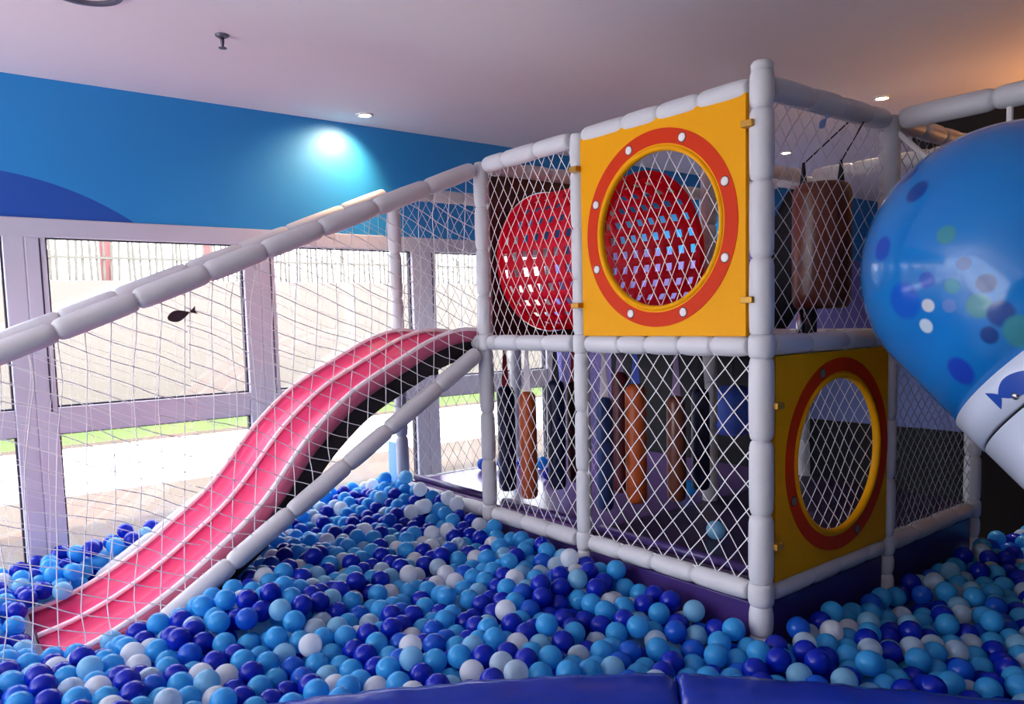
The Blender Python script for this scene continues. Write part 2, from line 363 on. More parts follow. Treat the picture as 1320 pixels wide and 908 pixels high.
# porthole panels (local frame: origin at panel centre, u along the face, v up, w outwards)
def porthole(put, cu, cv, hu0, hu1, hv0, hv1, ro, ri, rh, studs, studm, clips):
    NN = 128
    cs = [(cu+math.cos(2*PI*k/NN), cv+math.sin(2*PI*k/NN)) for k in range(NN)]
    inn = [(cu+math.cos(2*PI*k/NN)*rh, cv+math.sin(2*PI*k/NN)*rh) for k in range(NN)]
    out = []
    corners = [(hu0, hv0), (hu1, hv0), (hu1, hv1), (hu0, hv1)]
    for k in range(NN):
        c, s = math.cos(2*PI*k/NN), math.sin(2*PI*k/NN)
        q = min(((hu1-cu) if c > 0 else (cu-hu0))/max(abs(c), 1e-6), ((hv1-cv) if s > 0 else (cv-hv0))/max(abs(s), 1e-6))
        out.append([cu+c*q, cv+s*q])
    for cx, cz in corners:   # snap nearest rim point onto each corner
        k = min(range(NN), key=lambda i: (out[i][0]-cx)**2+(out[i][1]-cz)**2); out[k] = [cx, cz]
    bm = bmesh.new(); annulus(bm, lambda p, t: put(p[0], p[1], t), inn, out, .02)
    p = tpart('porthole_panel', bm, M['yellow'])
    def sub(name, bm, m, smooth=False):
        bm.transform(T); return obj(name, bm, m, p, smooth)
    bm = bmesh.new()
    annulus(bm, lambda q, t: put(q[0], q[1], .0195+t), [(cu+math.cos(2*PI*k/NN)*ri, cv+math.sin(2*PI*k/NN)*ri) for k in range(NN)], [(cu+math.cos(2*PI*k/NN)*ro, cv+math.sin(2*PI*k/NN)*ro) for k in range(NN)], .003)
    sub('red_ring', bm, M['red'])
    bm = bmesh.new()   # rolled yellow lip round the hole
    rows = []
    for k in range(NN):
        a = 2*PI*k/NN; rows.append([bm.verts.new(put(cu+math.cos(a)*(rh+.004+.011*math.cos(b)), cv+math.sin(a)*(rh+.004+.011*math.cos(b)), .012+.016*math.sin(b))) for b in [2*PI*q/10 for q in range(10)]])
    for k in range(NN):
        a, b = rows[k], rows[(k+1) % NN]
        for q in range(10): bm.faces.new((a[q], a[(q+1) % 10], b[(q+1) % 10], b[q]))
    sub('hole_lip', bm, M['yellow'], True)
    rs = (ro+ri)/2
    for k in studs:
        a = math.radians(22.5+45*k); bm = bmesh.new(); c0 = put(cu+math.cos(a)*rs, cv+math.sin(a)*rs, .0215); d = put(0, 0, 1)-put(0, 0, 0)
        lathe(bm, c0, d, [(0, .0155), (.003, .0155), (.005, .012), (.0056, .004)], 16)
        bm2 = bmesh.new(); lathe(bm2, c0, d, [(0, .0185), (.0018, .0185), (.0022, .017)], 16)
        sub('stud', bm, studm, True); sub('stud_washer', bm2, M['dark'])
    for (u, v) in clips:
        bm = bmesh.new(); c0 = put(u, v, .012); e = put(u+.022, v+.011, .03); a_, b_ = c0, e
        box(bm, *(sorted((put(u-.022, 0, 0).x, put(u+.022, 0, 0).x)) if abs(put(1, 0, 0).x-put(0, 0, 0).x) > .5 else sorted((put(0, 0, .012).x, put(0, 0, .05).x))),
            *(sorted((put(u-.022, 0, 0).y, put(u+.022, 0, 0).y)) if abs(put(1, 0, 0).y-put(0, 0, 0).y) > .5 else sorted((put(0, 0, .012).y, put(0, 0, .05).y))), v-.011, v+.011, .003)
        sub('clip', bm, M['brass'])
    return p
def put_front(u, v, w): return Vector((u, -w-.006, v))
def put_side(u, v, w): return Vector((w+.006, u, v))
porthole(put_front, -.434, .43, -.832, -.044, .034, .832, .362, .308, .289, range(8), M['stud'], [(-.022, .725), (-.022, .155), (-.852, .715), (-.852, .16)])['label'] = 'yellow panel with red porthole ring and white studs on the upper front face'
porthole(put_side, .46, -.42, .044, .822, -.815, -.036, .36, .308, .289, [2, 4, 6], M['studgrey'], [(.03, -.20), (.03, -.68)])['label'] = 'yellow panel with red porthole ring on the lower right face'

# small white caps on the corner
bm = bmesh.new(); lathe(bm, (0, 0, Z2+.045), (0, 0, 1), [(0, .036), (.02, .036), (.03, .028), (.035, .01)], 16); tpart('post_cap', bm, M['foam'], True)

# sloping padded rails either side of the slide
RS = (.848-.043)/2.0
def rail(x, y1, r, seg, z_at):
    bm = bmesh.new(); foam(bm, (x, -.05, z_at(-.05)), (x, y1, z_at(y1)), r, seg); return tpart('sloped_rail', bm, M['foam'], True)
zt = lambda y: .848+RS*y
zl = lambda y: -.02+.632*y
rail(Bx, -2.55, .040, .3, zt); rail(Cx, -2.55, .040, .3, zt)
post(Bx, -2.57, ZB, zt(-2.57)+.02); post(Cx, -2.57, ZB, zt(-2.57)+.02)
rail(Bx, -1.62, .040, .28, zl); rail(Cx, -1.62, .040, .28, zl)

# ------------------------------------------------------------------ slide
slide = empty('slide', 'pink two lane wavy slide with pale ridges running down from the tower into the balls', 'slide', loc=(-1.96, 0, 0))
prof = [(.10, .048), (.0, .062), (-.06, .066), (-.13, .058), (-.20, .04), (-.29, .008), (-.40, -.045), (-.50, -.095), (-.59, -.14), (-.68, -.192), (-.757, -.247), (-.84, -.318), (-.924, -.40), (-1.00, -.49), (-1.085, -.592), (-1.18, -.686), (-1.31, -.785), (-1.445, -.882), (-1.57, -.955), (-1.68, -1.008), (-1.80, -1.052), (-1.92, -1.078)]
P = np.array(prof)
def cr(P, m=4):
    out = []
    for i in range(len(P)-1):
        p0, p1, p2, p3 = P[max(i-1, 0)], P[i], P[i+1], P[min(i+2, len(P)-1)]
        for k in range(m):
            t = k/m; out.append(.5*((2*p1)+(p2-p0)*t+(2*p0-5*p1+4*p2-p3)*t*t+(3*p1-p0-3*p2+p3)*t**3))
    out.append(P[-1]); return np.array(out)
PR = cr(P, 3)
XN, XM, XF = -1.645, -1.965, -2.285
def sweep(name, sec, m, closed=True, smooth=True):
    bm = bmesh.new(); rows = []
    for i, (y, z) in enumerate(PR):
        a = PR[max(i-1, 0)]; b = PR[min(i+1, len(PR)-1)]; t = (b-a)/np.linalg.norm(b-a); n = np.array([-t[1], t[0]])
        if n[1] < 0: n = -n
        rows.append([bm.verts.new((x-(-1.96), y+n[0]*h, z+n[1]*h)) for x, h in sec])
    for a, b in zip(rows, rows[1:]):
        for k in range(len(sec) if closed else len(sec)-1):
            j = (k+1) % len(sec); bm.faces.new((a[k], a[j], b[j], b[k]))
    if closed: bm.faces.new(rows[0]); bm.faces.new(rows[-1][::-1])
    return obj(name, bm, m, slide, smooth)
def lane(xa, xb):
    s = []; n = 12
    for k in range(n+1):
        t = k/n; s.append((xa+(xb-xa)*t, -.012-.042*min(1, math.sin(PI*t)*1.8)))
    return s+[(xb, -.07), (xa, -.07)]
sweep('lane', lane(XF+.01, XM-.005), M['pink'])['label'] = 'far pink lane'
sweep('lane', lane(XM+.005, XN-.01), M['pink'])['label'] = 'near pink lane'
def bead(x, r=.013, h=0): return [(x+math.cos(2*PI*k/10)*r, h+math.sin(2*PI*k/10)*r*1.2) for k in range(10)]
sweep('ridge', bead(XF, .009, -.002), M['pinkrim']); sweep('ridge', bead(XM, .009, -.002), M['pinkrim']); sweep('ridge', bead(XN, .011, -.003), M['pinkrim'])
for x0, s in ((XN, 1), (XF, -1)):
    sweep('side_wall', [(x0+s*.004, -.004), (x0+s*.022, -.014), (x0+s*.026, -.05), (x0+s*.02, -.062), (x0-s*.01, -.062), (x0-s*.01, -.01)], M['mauve'])
    sweep('under_frame', [(x0+s*.014, -.0625), (x0+s*.014, -.145), (x0-s*.02, -.145), (x0-s*.02, -.0625)], M['black'], smooth=False)
for y, z in ((-.075, -.05), (-.26, -.06)):
    obj('bracket', B(XN-.02+1.96, XN+.012+1.96, y-.03, y+.03, z-.09, z-.03, .006), M['black'], slide)
obj('top_plate', B(XF+1.96, XN+1.96, -.01, .1, .0, .03, .004), M['black'], slide)

# ------------------------------------------------------------------ tunnel
tun = empty('crawl_tunnel', 'red plastic tunnel full of square holes behind the net and porthole of the upper level', 'tunnel', loc=(-1.2, TY, TZ))
bm = bmesh.new(); NA, NX = 108, 38; xa, xb = -.35, .36; grid = []
for i in range(NX+1):
    x = xa+(xb-xa)*i/NX
    rr = TR*(1-.05*max(0, (abs(i/NX-.5)*2-.8)/.2)**2)
    grid.append([bm.verts.new((x, rr*math.cos(2*PI*(k+.5)/NA), rr*math.sin(2*PI*(k+.5)/NA))) for k in range(NA)])
for i in range(NX):
    for k in range(NA):
        if 1 <= i < 37 and (i-1) % 4 in (1, 2) and k % 4 in (0, 1): continue
        j = (k+1) % NA; bm.faces.new((grid[i][k], grid[i][j], grid[i+1][j], grid[i+1][k]))
o = obj('tunnel_tube', bm, M['tunnel'], tun, True)
md = o.modifiers.new('thickness', 'SOLIDIFY'); md.thickness = .008
for x in (xa, xb-.02):
    bm = bmesh.new(); annulus(bm, lambda p, t: Vector((x+t, p[0], p[1])), [(math.cos(2*PI*k/64)*(TR-.028), math.sin(2*PI*k/64)*(TR-.028)) for k in range(64)], [(math.cos(2*PI*k/64)*(TR+.006), math.sin(2*PI*k/64)*(TR+.006)) for k in range(64)], .02)
    obj('end_ring', bm, M['tunnel'], tun)

# ------------------------------------------------------------------ hanging padded bags below the upper deck
bags = [(-1.668, .20, -.793, -.236, .047, 'navy', 'strapred', 'narrow navy padded bag on a red strap, hanging nearest the slide bay post'),
        (-1.390, .12, -.774, -.242, .042, 'orange', 'strapwhite', 'orange brown padded bag on a thin white strap, between two navy bags'),
        (-1.385, .30, -.755, -.198, .045, 'navy', 'strapdark', 'navy padded bag on a dark strap, just left of the maroon bag'),
        (-1.425, .46, -.750, -.219, .041, 'maroon', 'strapred', 'dark maroon padded bag on a red strap beside the middle white pole'),
        (-.904, .16, -.751, -.242, .038, 'bagblue', 'strapwhite', 'dusty blue padded bag on a white strap just right of the middle white pole'),
        (-1.059, .42, -.738, -.153, .041, 'maroon', 'straplilac', 'dark red brown padded bag half hidden behind the dusty blue bag'),
        (-.819, .27, -.723, -.187, .047, 'orange', 'strapblue', 'bright orange padded bag on a blue strap under the porthole panel'),
        (-.716, .42, -.720, -.245, .042, 'brown', 'straplilac', 'brown padded bag on a lilac strap, right of the bright orange bag'),
        (-.740, .62, -.706, -.231, .041, 'navy', 'strapdark', 'dark navy padded bag at the rear, rightmost of the hanging bags')]
for x, y, zb, ztp, r, mk, sk, lb in bags:
    e = empty('hanging_bag', lb, 'padded bag', 'padded bags hanging under the upper deck', (x, y, zb)); h = ztp-zb
    bm = bmesh.new(); lathe(bm, (0, 0, 0), (0, 0, 1), [(0, r*.3), (.004, r*.7), (.015, r*.93), (.035, r), (h*.5, r*1.02), (h-.04, r), (h-.018, r*.9), (h-.004, r*.6), (h, r*.3)], 20)
    obj('bag_body', bm, M[mk], e, True)
    top = Z1-.031-zb; w = .018
    bm = bmesh.new(); n_ = 6
    for k in range(n_):
        a, b = h-.004+(top-h+.004)*k/n_, h-.004+(top-h+.004)*(k+1)/n_
        wa, wb = w*(1.1-.75*k/n_), w*(1.1-.75*(k+1)/n_)
        vs = [bm.verts.new((sx*wv, sy*.004, zz)) for zz, wv in ((a, wa), (b, wb)) for sx in (-1, 1) for sy in (-1, 1)]
        for q in ((0, 1, 5, 4), (2, 3, 7, 6), (0, 2, 6, 4), (1, 3, 7, 5)): bm.faces.new([vs[i] for i in q])
    st = obj('strap', bm, M[sk], e); st.rotation_euler = (0, 0, .6)

# blue punch ball far back, and the padded roller in the upper right cell
e = empty('punch_ball', 'blurred royal blue padded ball hanging at the back beside the corner post', 'punch ball', loc=(-.985, 1.2, -.54))
bm = bmesh.new(); lathe(bm, (0, 0, 0), (0, 0, 1), [(0, .03), (.005, .07), (.03, .12), (.07, .138), (.14, .14), (.2, .135), (.24, .11), (.265, .06), (.27, .02)], 28); obj('ball_body', bm, M['bluepad'], e, True)
bm = bmesh.new(); tube(bm, [(0, 0, .268), (0, 0, .54-.031)], .006, 8); obj('cord', bm, M['strapdark'], e)
e = empty('padded_roller', 'brown padded punching roller hanging on two dark straps in the upper right net cell', 'roller', loc=(-.135, .60, .12))
bm = bmesh.new(); R_ = .112; H_ = .485; nn = 40; rings = []
for t, k in [(0, .75), (.008, .9), (.03, .985), (.06, 1), (H_*.5, 1.01), (H_-.06, 1), (H_-.03, .985), (H_-.008, .9), (H_, .75)]:
    rings.append([bm.verts.new((R_*k*(1-.025*abs(math.cos(q*5*PI/nn)))*math.cos(2*PI*q/nn), R_*k*(1-.025*abs(math.cos(q*5*PI/nn)))*math.sin(2*PI*q/nn), t)) for q in range(nn)])
for a, b in zip(rings, rings[1:]):
    for q in range(nn): bm.faces.new((a[q], a[(q+1) % nn], b[(q+1) % nn], b[q]))
bm.faces.new(rings[0][::-1]); bm.faces.new(rings[-1]); obj('roller_body', bm, M['brown'], e, True)
for s in (-1, 1):
    bm = bmesh.new(); dx, dy = .055*s, .04*s
    tube(bm, [(dx, dy, H_-.01), (dx, dy, H_+.03), (dx, dy, H_+.085)], [.016, .011, .005], 8); tube(bm, [(dx, dy, H_+.08), (.135+dx*.3, dy*.6, .848-.12-.036)], .0028, 6)
    obj('strap', bm, M['black'], e)
bm = bmesh.new(); lathe(bm, (-.07, -.03, -.106), (0, 0, 1), [(0, .016), (.005, .018), (.07, .018), (.075, .012), (.13, .012)], 14); obj('pin', bm, M['steel'], e, True)
obj('foot_bracket', B(-.045, -.015, -.045, .0, -.105, .01, .004), M['black'], e)
# dark slanted cushion behind it
e = tag(obj('slanted_cushion', B(-.14, .14, -.05, .05, -.29, .29, .03), M['walldark'], None, True), 'black slanted cushion leaning beside the brown roller, half hidden by the corner post', 'cushion')
e.location = (-.47, .9, .36); e.rotation_euler = (0, math.radians(28), math.radians(20))
e.location.z = .015+.29*math.cos(math.radians(28))+.14*math.sin(math.radians(28))+.004

# pale blue board beside the slide-bay post
tag(obj('blue_board', B(-2.565, -2.47, -.012, .012, ZF, -.6, .006), M['board']), 'small pale blue board standing between the window and the slide bay post', 'board')

# fish tags on the nets
def fish(name, pos, L, u, v, m, lb):
    u = Vector(u).normalized(); v = Vector(v).normalized(); w = u.cross(v)
    out = []
    for k in range(25):
        t = k/24; out.append((t*.78, .20*math.sin(PI*t**.8)*(1-.15*t)))
    tail = [(.80, .03), (.86, .06), (1.0, .14), (.95, .0), (1.0, -.14), (.86, -.06), (.80, -.03)]
    ring = out+tail+[(a, -b) for a, b in out[::-1]][:-1]
    bm = bmesh.new(); fr = [bm.verts.new((u*(a-.5)+v*b)*L+w*.003) for a, b in ring[1:]]; bk = [bm.verts.new((u*(a-.5)+v*b)*L-w*.003) for a, b in ring[1:]]
    bm.faces.new(fr); bm.faces.new(bk[::-1])
    for i in range(len(fr)):
        j = (i+1) % len(fr); bm.faces.new((fr[i], bk[i], bk[j], fr[j]))
    o = obj(name, bm, m); o.location = pos; return tag(o, lb, 'fish cut-out')
fish('fish_tag', (Bx+.012, -1.42, .16), .112, (0, 1, .30), (0, -.3, 1), M['fishdark'], 'dark fish shaped cut-out hooked on the slide net below the sloping rail')
fish('fish_tag', (.012, .354, .776), .07, (0, .7, .7), (0, -.7, .7), M['board'], 'small blue fish shaped cut-out on the net above the brown roller')

# ------------------------------------------------------------------ big blue capsule
CC = Vector((.561, .544, .234)); CR = .452; AX = Vector((.655, -.07, -.752)).normalized()
SPOTS = [((-.482, -.578, .658), .075, (16, 70, 150)), ((-.331, -.794, .511), .085, (16, 70, 150)), ((-.062, -.98, .189), .062, (50, 140, 160)),
         ((-.54, -.829, .147), .09, (20, 84, 190)), ((-.175, -.981, -.089), .055, (20, 84, 190)), ((.174, -.977, -.126), .06, (14, 66, 140)), ((-.016, -.991, -.135), .05, (56, 146, 176)),
         ((.133, -.958, -.256), .075, (52, 140, 160)), ((-.175, -.952, -.252), .045, (200, 205, 215)), ((-.037, -.966, -.256), .045, (90, 130, 200)),
         ((.245, -.923, -.295), .075, (14, 70, 150)), ((.18, -.895, -.409), .05, (14, 66, 140)), ((.324, -.869, -.374), .085, (48, 140, 160)),
         ((-.347, -.912, -.218), .13, (20, 92, 200)), ((.05, -.94, .0), .045, (14, 80, 160)), ((-.204, -.901, -.383), .05, (190, 210, 225)), ((-.006, -.787, -.617), .085, (34, 70, 190))]
def dome_mat():
    m = mat('blue_acrylic', (28, 122, 205), .16, .4, coat=.15); nt = m.node_tree; b = nt.nodes['Principled BSDF']
    tc = nt.nodes.new('ShaderNodeTexCoord'); nz = nt.nodes.new('ShaderNodeVectorMath'); nz.operation = 'NORMALIZE'; nt.links.new(tc.outputs['Object'], nz.inputs[0])
    n = nt.nodes.new('ShaderNodeTexNoise'); n.inputs['Scale'].default_value = 2.2; nt.links.new(tc.outputs['Object'], n.inputs['Vector'])
    mx = nt.nodes.new('ShaderNodeMix'); mx.data_type = 'RGBA'; mx.inputs[6].default_value = (*lin((16, 104, 188)), 1); mx.inputs[7].default_value = (*lin((28, 138, 214)), 1)
    nt.links.new(n.outputs['Fac'], mx.inputs[0]); cur = mx.outputs[2]
    for d, rad, c in SPOTS:
        dt = nt.nodes.new('ShaderNodeVectorMath'); dt.operation = 'DOT_PRODUCT'; nt.links.new(nz.outputs[0], dt.inputs[0]); dt.inputs[1].default_value = Vector(d).normalized()
        mr = nt.nodes.new('ShaderNodeMapRange'); nt.links.new(dt.outputs['Value'], mr.inputs['Value'])
        mr.inputs['From Min'].default_value = math.cos(rad*1.1); mr.inputs['From Max'].default_value = math.cos(rad*.8)
        mq = nt.nodes.new('ShaderNodeMix'); mq.data_type = 'RGBA'; mq.inputs[7].default_value = (*lin(c), 1)
        nt.links.new(mr.outputs['Result'], mq.inputs[0]); nt.links.new(cur, mq.inputs[6]); cur = mq.outputs[2]
    nt.links.new(cur, b.inputs['Base Color']); return m
cap = empty('dome_capsule', 'huge glossy blue dome with spots on a white banded drum, tilted at the right edge', 'play dome', loc=CC)
k0 = .330
PH = math.atan(.118)
def cone(t): return CR*math.cos(PH)-.118*(t-CR*math.sin(PH))
bm = bmesh.new(); pr_ = [(-CR*math.cos(a), CR*math.sin(a)) for a in [(PI/2+PH)*i/34 for i in range(1, 35)]]
lathe(bm, (0, 0, 0), AX, [(-CR*.99999, .004)]+pr_+[(k0*.5, cone(k0*.5)), (k0, cone(k0))], 96); obj('blue_dome', bm, dome_mat(), cap, True)
def drum(a, b, lift, m, nm):
    bm = bmesh.new(); lathe(bm, AX*a, AX, [(0, cone(a)+lift-.012), (.004, cone(a)+lift), (b-a-.004, cone(b)+lift), (b-a, cone(b)+lift-.012)], 96); o = obj(nm, bm, m, cap, True); return o
M['drumwhite'] = mat('white_drum', (206, 216, 236), .25, .5, coat=.3)
drum(k0-.006, k0+.102, .010, M['drumwhite'], 'collar'); drum(k0+.106, 1.14, .006, M['drumwhite'], 'drum'); drum(k0+.101, k0+.108, .003, M['gasket'], 'seam')
E1 = Vector((-.128, -.99, -.03)); E1 = (E1-AX*E1.dot(AX)).normalized(); E2 = AX.cross(E1)
if E2.dot(Vector((-1, 0, 0))) < 0: E2 = -E2
def drum_pt(t, ang, lift=0): return AX*t+(E1*math.cos(ang)+E2*math.sin(ang))*(cone(t)+.010+lift)
# painted fish, wrapped round the collar (tail to the left)
bm = bmesh.new(); LF = .155/CR; a0 = .155/CR
top_, bot_ = [], []
for k in range(29):
    t = k/28
    h = .031*math.sin(PI*min(1, (t-.16)/.84)**.8) if t > .18 else .024*(1-t/.18)**.8+.006
    ang = a0-.04-(t-.1)*LF*1.15; tc = .378+.05*t*.2
    top_.append(bm.verts.new(drum_pt(tc-h, ang, .0012))); bot_.append(bm.verts.new(drum_pt(tc+h, ang, .0012)))
for k in range(28): bm.faces.new((top_[k], top_[k+1], bot_[k+1], bot_[k]))
obj('painted_fish', bm, M['fishblue'], cap)
for ang, t in ((.19, .405), (1.6, .405), (-1.2, .405)):
    p = drum_pt(t, ang); d = (p-AX*t).normalized(); bm = bmesh.new(); lathe(bm, p-d*.002, d, [(0, .011), (.004, .011), (.008, .007), (.009, .002)], 14); obj('bolt', bm, M['steel'], cap, True)

# ------------------------------------------------------------------ padded rim of the ball pit
KERB = [(-1.02, -2.75), (-.86, -2.25), (-.73, -1.87), (-.585, -1.502), (-.51, -1.347), (-.439, -1.209), (-.325, -1.012), (-.2, -.817), (-.073, -.65), (.042, -.511), (.145, -.416), (.264, -.319), (.429, -.188), (.589, -.068), (.772, .068), (1.0, .235), (1.35, .47), (1.7, .69)]
KZ = -.938
K = [Vector((a, b, 0)) for a, b in KERB]
def knorm(i):
    t = (K[min(i+1, len(K)-1)]-K[max(i-1, 0)]).normalized(); return Vector((-t.y, t.x, 0))     # towards the pit
prim = empty('padded_kerb', 'blue vinyl padded rim curving along the front of the ball pit', 'pit rim', loc=(.042, -.511, ZF))
SEAM = 9
for (i0, i1) in ((0, SEAM), (SEAM, len(K)-1)):
    pts = [(K[i], knorm(i)) for i in range(i0, i1+1)]
    g = .004
    if i0: pts[0] = (pts[0][0]+(pts[1][0]-pts[0][0]).normalized()*g, pts[0][1])
    else: pts[-1] = (pts[-1][0]-(pts[-1][0]-pts[-2][0]).normalized()*g, pts[-1][1])
    # subdivide
    fine = []
    for (a, na), (b, nb) in zip(pts, pts[1:]):
        for k in range(6): fine.append((a.lerp(b, k/6), na.lerp(nb, k/6).normalized()))
    fine.append(pts[-1])
    W_, r_ = .17, .05; H0 = ZF+.004
    sec = [(0, H0)]+[(-r_+r_*math.cos(q), KZ-r_+r_*math.sin(q)) for q in [PI/2*j/6 for j in range(7)]]+[(-W_*.5, KZ+.012)]+[(-W_+r_-r_*math.sin(q), KZ-r_+r_*math.cos(q)) for q in [PI/2*j/6 for j in range(7)]]+[(-W_, H0)]
    bm = bmesh.new(); rows = []
    tl = len(fine)-1
    for idx, (p, n) in enumerate(fine):
        e = min(idx, tl-idx); pinch = .985 if e == 0 else 1
        wob = .004*math.sin(idx*.9)+.003*math.sin(idx*2.3)
        rows.append([bm.verts.new(Vector((p.x+n.x*o_, p.y+n.y*o_, (z if z <= H0 else H0+(z-H0)*pinch)+(wob*.6 if z > KZ-.02 else 0)))-Vector((.042, -.511, ZF))) for o_, z in sec])
    for a, b in zip(rows, rows[1:]):
        for k in range(len(sec)):
            j = (k+1) % len(sec); bm.faces.new((a[k], a[j], b[j], b[k]))
    bm.faces.new(rows[0]); bm.faces.new(rows[-1][::-1])
    obj('cushion', bm, M['rim'], prim, True)

BACKL = (-1.75, 2.9)
# ------------------------------------------------------------------ ceiling fittings
def downlight(x, y, lb):
    e = empty('downlight', lb, 'ceiling light', 'recessed ceiling downlights', (x, y, ZC))
    bm = bmesh.new(); lathe(bm, (0, 0, 0), (0, 0, -1), [(0, .05), (.004, .05), (.007, .044), (.007, .034), (.002, .032)], 28); obj('trim_ring', bm, M['trimw'], e, True)
    bm = bmesh.new(); lathe(bm, (0, 0, -.0022), (0, 0, -1), [(0, .031), (.004, .028), (.007, .015), (.008, .002)], 20); obj('lens', bm, M['lamp'], e, True)
downlight(-2.456, -.136, 'small round ceiling downlight close to the blue wall, with a pool of light beside it')
downlight(-.633, 2.065, 'small round ceiling downlight in the orange glow above the rear corner post')
downlight(BACKL[0], BACKL[1], 'tiny downlight on the far ceiling, seen through the net above the brown roller')
e = empty('sprinkler', 'ceiling sprinkler head hanging from the pale ceiling on the left', 'sprinkler', loc=(-1.686, -1.165, ZC))
bm = bmesh.new(); lathe(bm, (0, 0, 0), (0, 0, -1), [(0, .027), (.004, .027), (.009, .02), (.011, .012)], 20); obj('escutcheon', bm, M['metalgrey'], e, True)
bm = bmesh.new(); lathe(bm, (0, 0, -.008), (0, 0, -1), [(0, .009), (.02, .008), (.03, .006), (.044, .005)], 12)
for s in (-1, 1): tube(bm, [(.009*s, 0, -.022), (.012*s, 0, -.036), (.004*s, 0, -.05)], .0022, 6)
obj('body', bm, M['metalgrey'], e, True)
bm = bmesh.new(); lathe(bm, (0, 0, -.05), (0, 0, -1), [(0, .016), (.002, .017), (.003, .004)], 16); obj('deflector', bm, M['metalgrey'], e)
e = empty('ceiling_ring', 'round ceiling fitting cut off by the top edge on the left', 'ceiling fitting', loc=(-1.52, -1.68, ZC))
for ra, rb in ((.10, .12), (.045, .06)):
    bm = bmesh.new(); annulus(bm, lambda p, t: Vector((p[0], p[1], -t)), [(ra*math.cos(2*PI*k/40), ra*math.sin(2*PI*k/40)) for k in range(40)], [(rb*math.cos(2*PI*k/40), rb*math.sin(2*PI*k/40)) for k in range(40)], .012); obj('ring', bm, M['metalgrey'], e)

# ------------------------------------------------------------------ balls
D_ = .078; R_b = D_/2
Kn = np.array([(k.x, k.y) for k in K]); Ka, Kb = Kn[:-1], Kn[1:]
Kt = (Kb-Ka)/np.linalg.norm(Kb-Ka, axis=1)[:, None]; Kno = np.stack([-Kt[:, 1], Kt[:, 0]], 1)
def kerb_sd(p): return np.max(np.einsum('nkd,kd->nk', p[:, None, :]-Ka[None], Kno), axis=1), np.argmax(np.einsum('nkd,kd->nk', p[:, None, :]-Ka[None], Kno), axis=1)
def height(x, y):
    t = np.sqrt(np.clip(-x/2.5, 0, 1)); yy = np.clip(-y, 0, 9)
    h = -1.02+t*(.085+.12*np.exp(-yy/.45))+.06*np.clip((-x-2.2)/.4, 0, 1)*np.clip((y+1.9)/.4, 0, 1)*np.clip((-.1-y)/.5, 0, 1)+.035*np.clip((-x-.9)/.5, 0, 1)*np.exp(-yy/.2)-.11*np.exp(-((x+2.0)/.42)**2-((y+1.85)/.3)**2)+.06*np.exp(-((x+1.38)/.35)**2-((y+1.2)/.35)**2)+.025*np.exp(-(x*x+y*y)/.3)+.016*np.sin(x*5.1+y*3.3)+.012*np.sin(y*7.7-x*4.1)+.011*np.sin(x*14+y*9)*np.sin(y*13-x*6)
    return np.where(x > 0, -1.02+.02*np.exp(-(x*x+y*y)/.3)+.02*np.exp(-x/.3)+.01*np.sin(x*6+y*5), h)
pts = []
dx, dyy = D_*1.0, D_*.866
for layer, dz in ((0, 0), (1, .80), (2, 1.6)):
    yy = -2.6; row = 0
    while yy < 2.42:
        xx = -2.64+(.5*dx if (row+layer) % 2 else 0)
        while xx < 1.75:
            pts.append((xx+dx*.33*layer, yy+dyy*.33*layer, dz)); xx += dx
        yy += dyy; row += 1
pts = np.array(pts)
xy = pts[:, :2]+rng.normal(0, D_*.16, (len(pts), 2))
sd, _ = kerb_sd(xy)
tow = np.maximum(np.maximum(-xy[:, 1], xy[:, 0]), -2.45-xy[:, 0])
keep = (sd > R_b*.6) & (tow > R_b*1.0) & (xy[:, 0] > WX+R_b*.9) & ((xy[:, 0] > -.2) | (xy[:, 1] < .05)) & ((pts[:, 2] < 1.5) | (tow < .5) | (sd < .2))
pos = np.concatenate([xy[keep], (height(xy[keep, 0], xy[keep, 1])-R_b-pts[keep, 2]*D_+rng.normal(0, D_*.22, keep.sum()))[:, None]], 1)
z_t = pos[:, 2].copy()
for it in range(40):
    if it % 8 == 0:
        order = np.argsort(pos[:, 0]); ps = pos[order]; I, J = [], []
        xs = ps[:, 0]; lim = D_*1.35; hi = np.searchsorted(xs, xs+lim)
        for i in range(len(ps)):
            q = ps[i+1:hi[i]]
            if len(q):
                d2 = ((q-ps[i])**2).sum(1); j = np.nonzero(d2 < lim*lim)[0]
                if len(j): I.append(np.full(len(j), i)); J.append(j+i+1)
        I = order[np.concatenate(I)]; J = order[np.concatenate(J)]
    d = pos[J]-pos[I]; L = np.linalg.norm(d, axis=1)+1e-9; ov = np.clip(D_*1.004-L, 0, None)
    mv = d*(ov/L*.5*.85)[:, None]
    np.add.at(pos, I, -mv); np.add.at(pos, J, mv)
    pos[:, 2] += (z_t-pos[:, 2])*(.06 if it < 28 else 0)
    sd, k = kerb_sd(pos[:, :2]); pen = np.clip(R_b+.003-sd, 0, None); pos[:, :2] += Kno[k]*pen[:, None]
    c3 = np.stack([-.055-pos[:, 1], pos[:, 0]-.05, -2.46-pos[:, 0]], 1); kk = c3.argmax(1); pen = np.clip(R_b+.002-c3.max(1), 0, None)
    pos[:, :2] += np.array([[0, -1], [1, 0], [-1, 0]])[kk]*pen[:, None]
    pos[:, 0] = np.maximum(pos[:, 0], WX+R_b+.012)
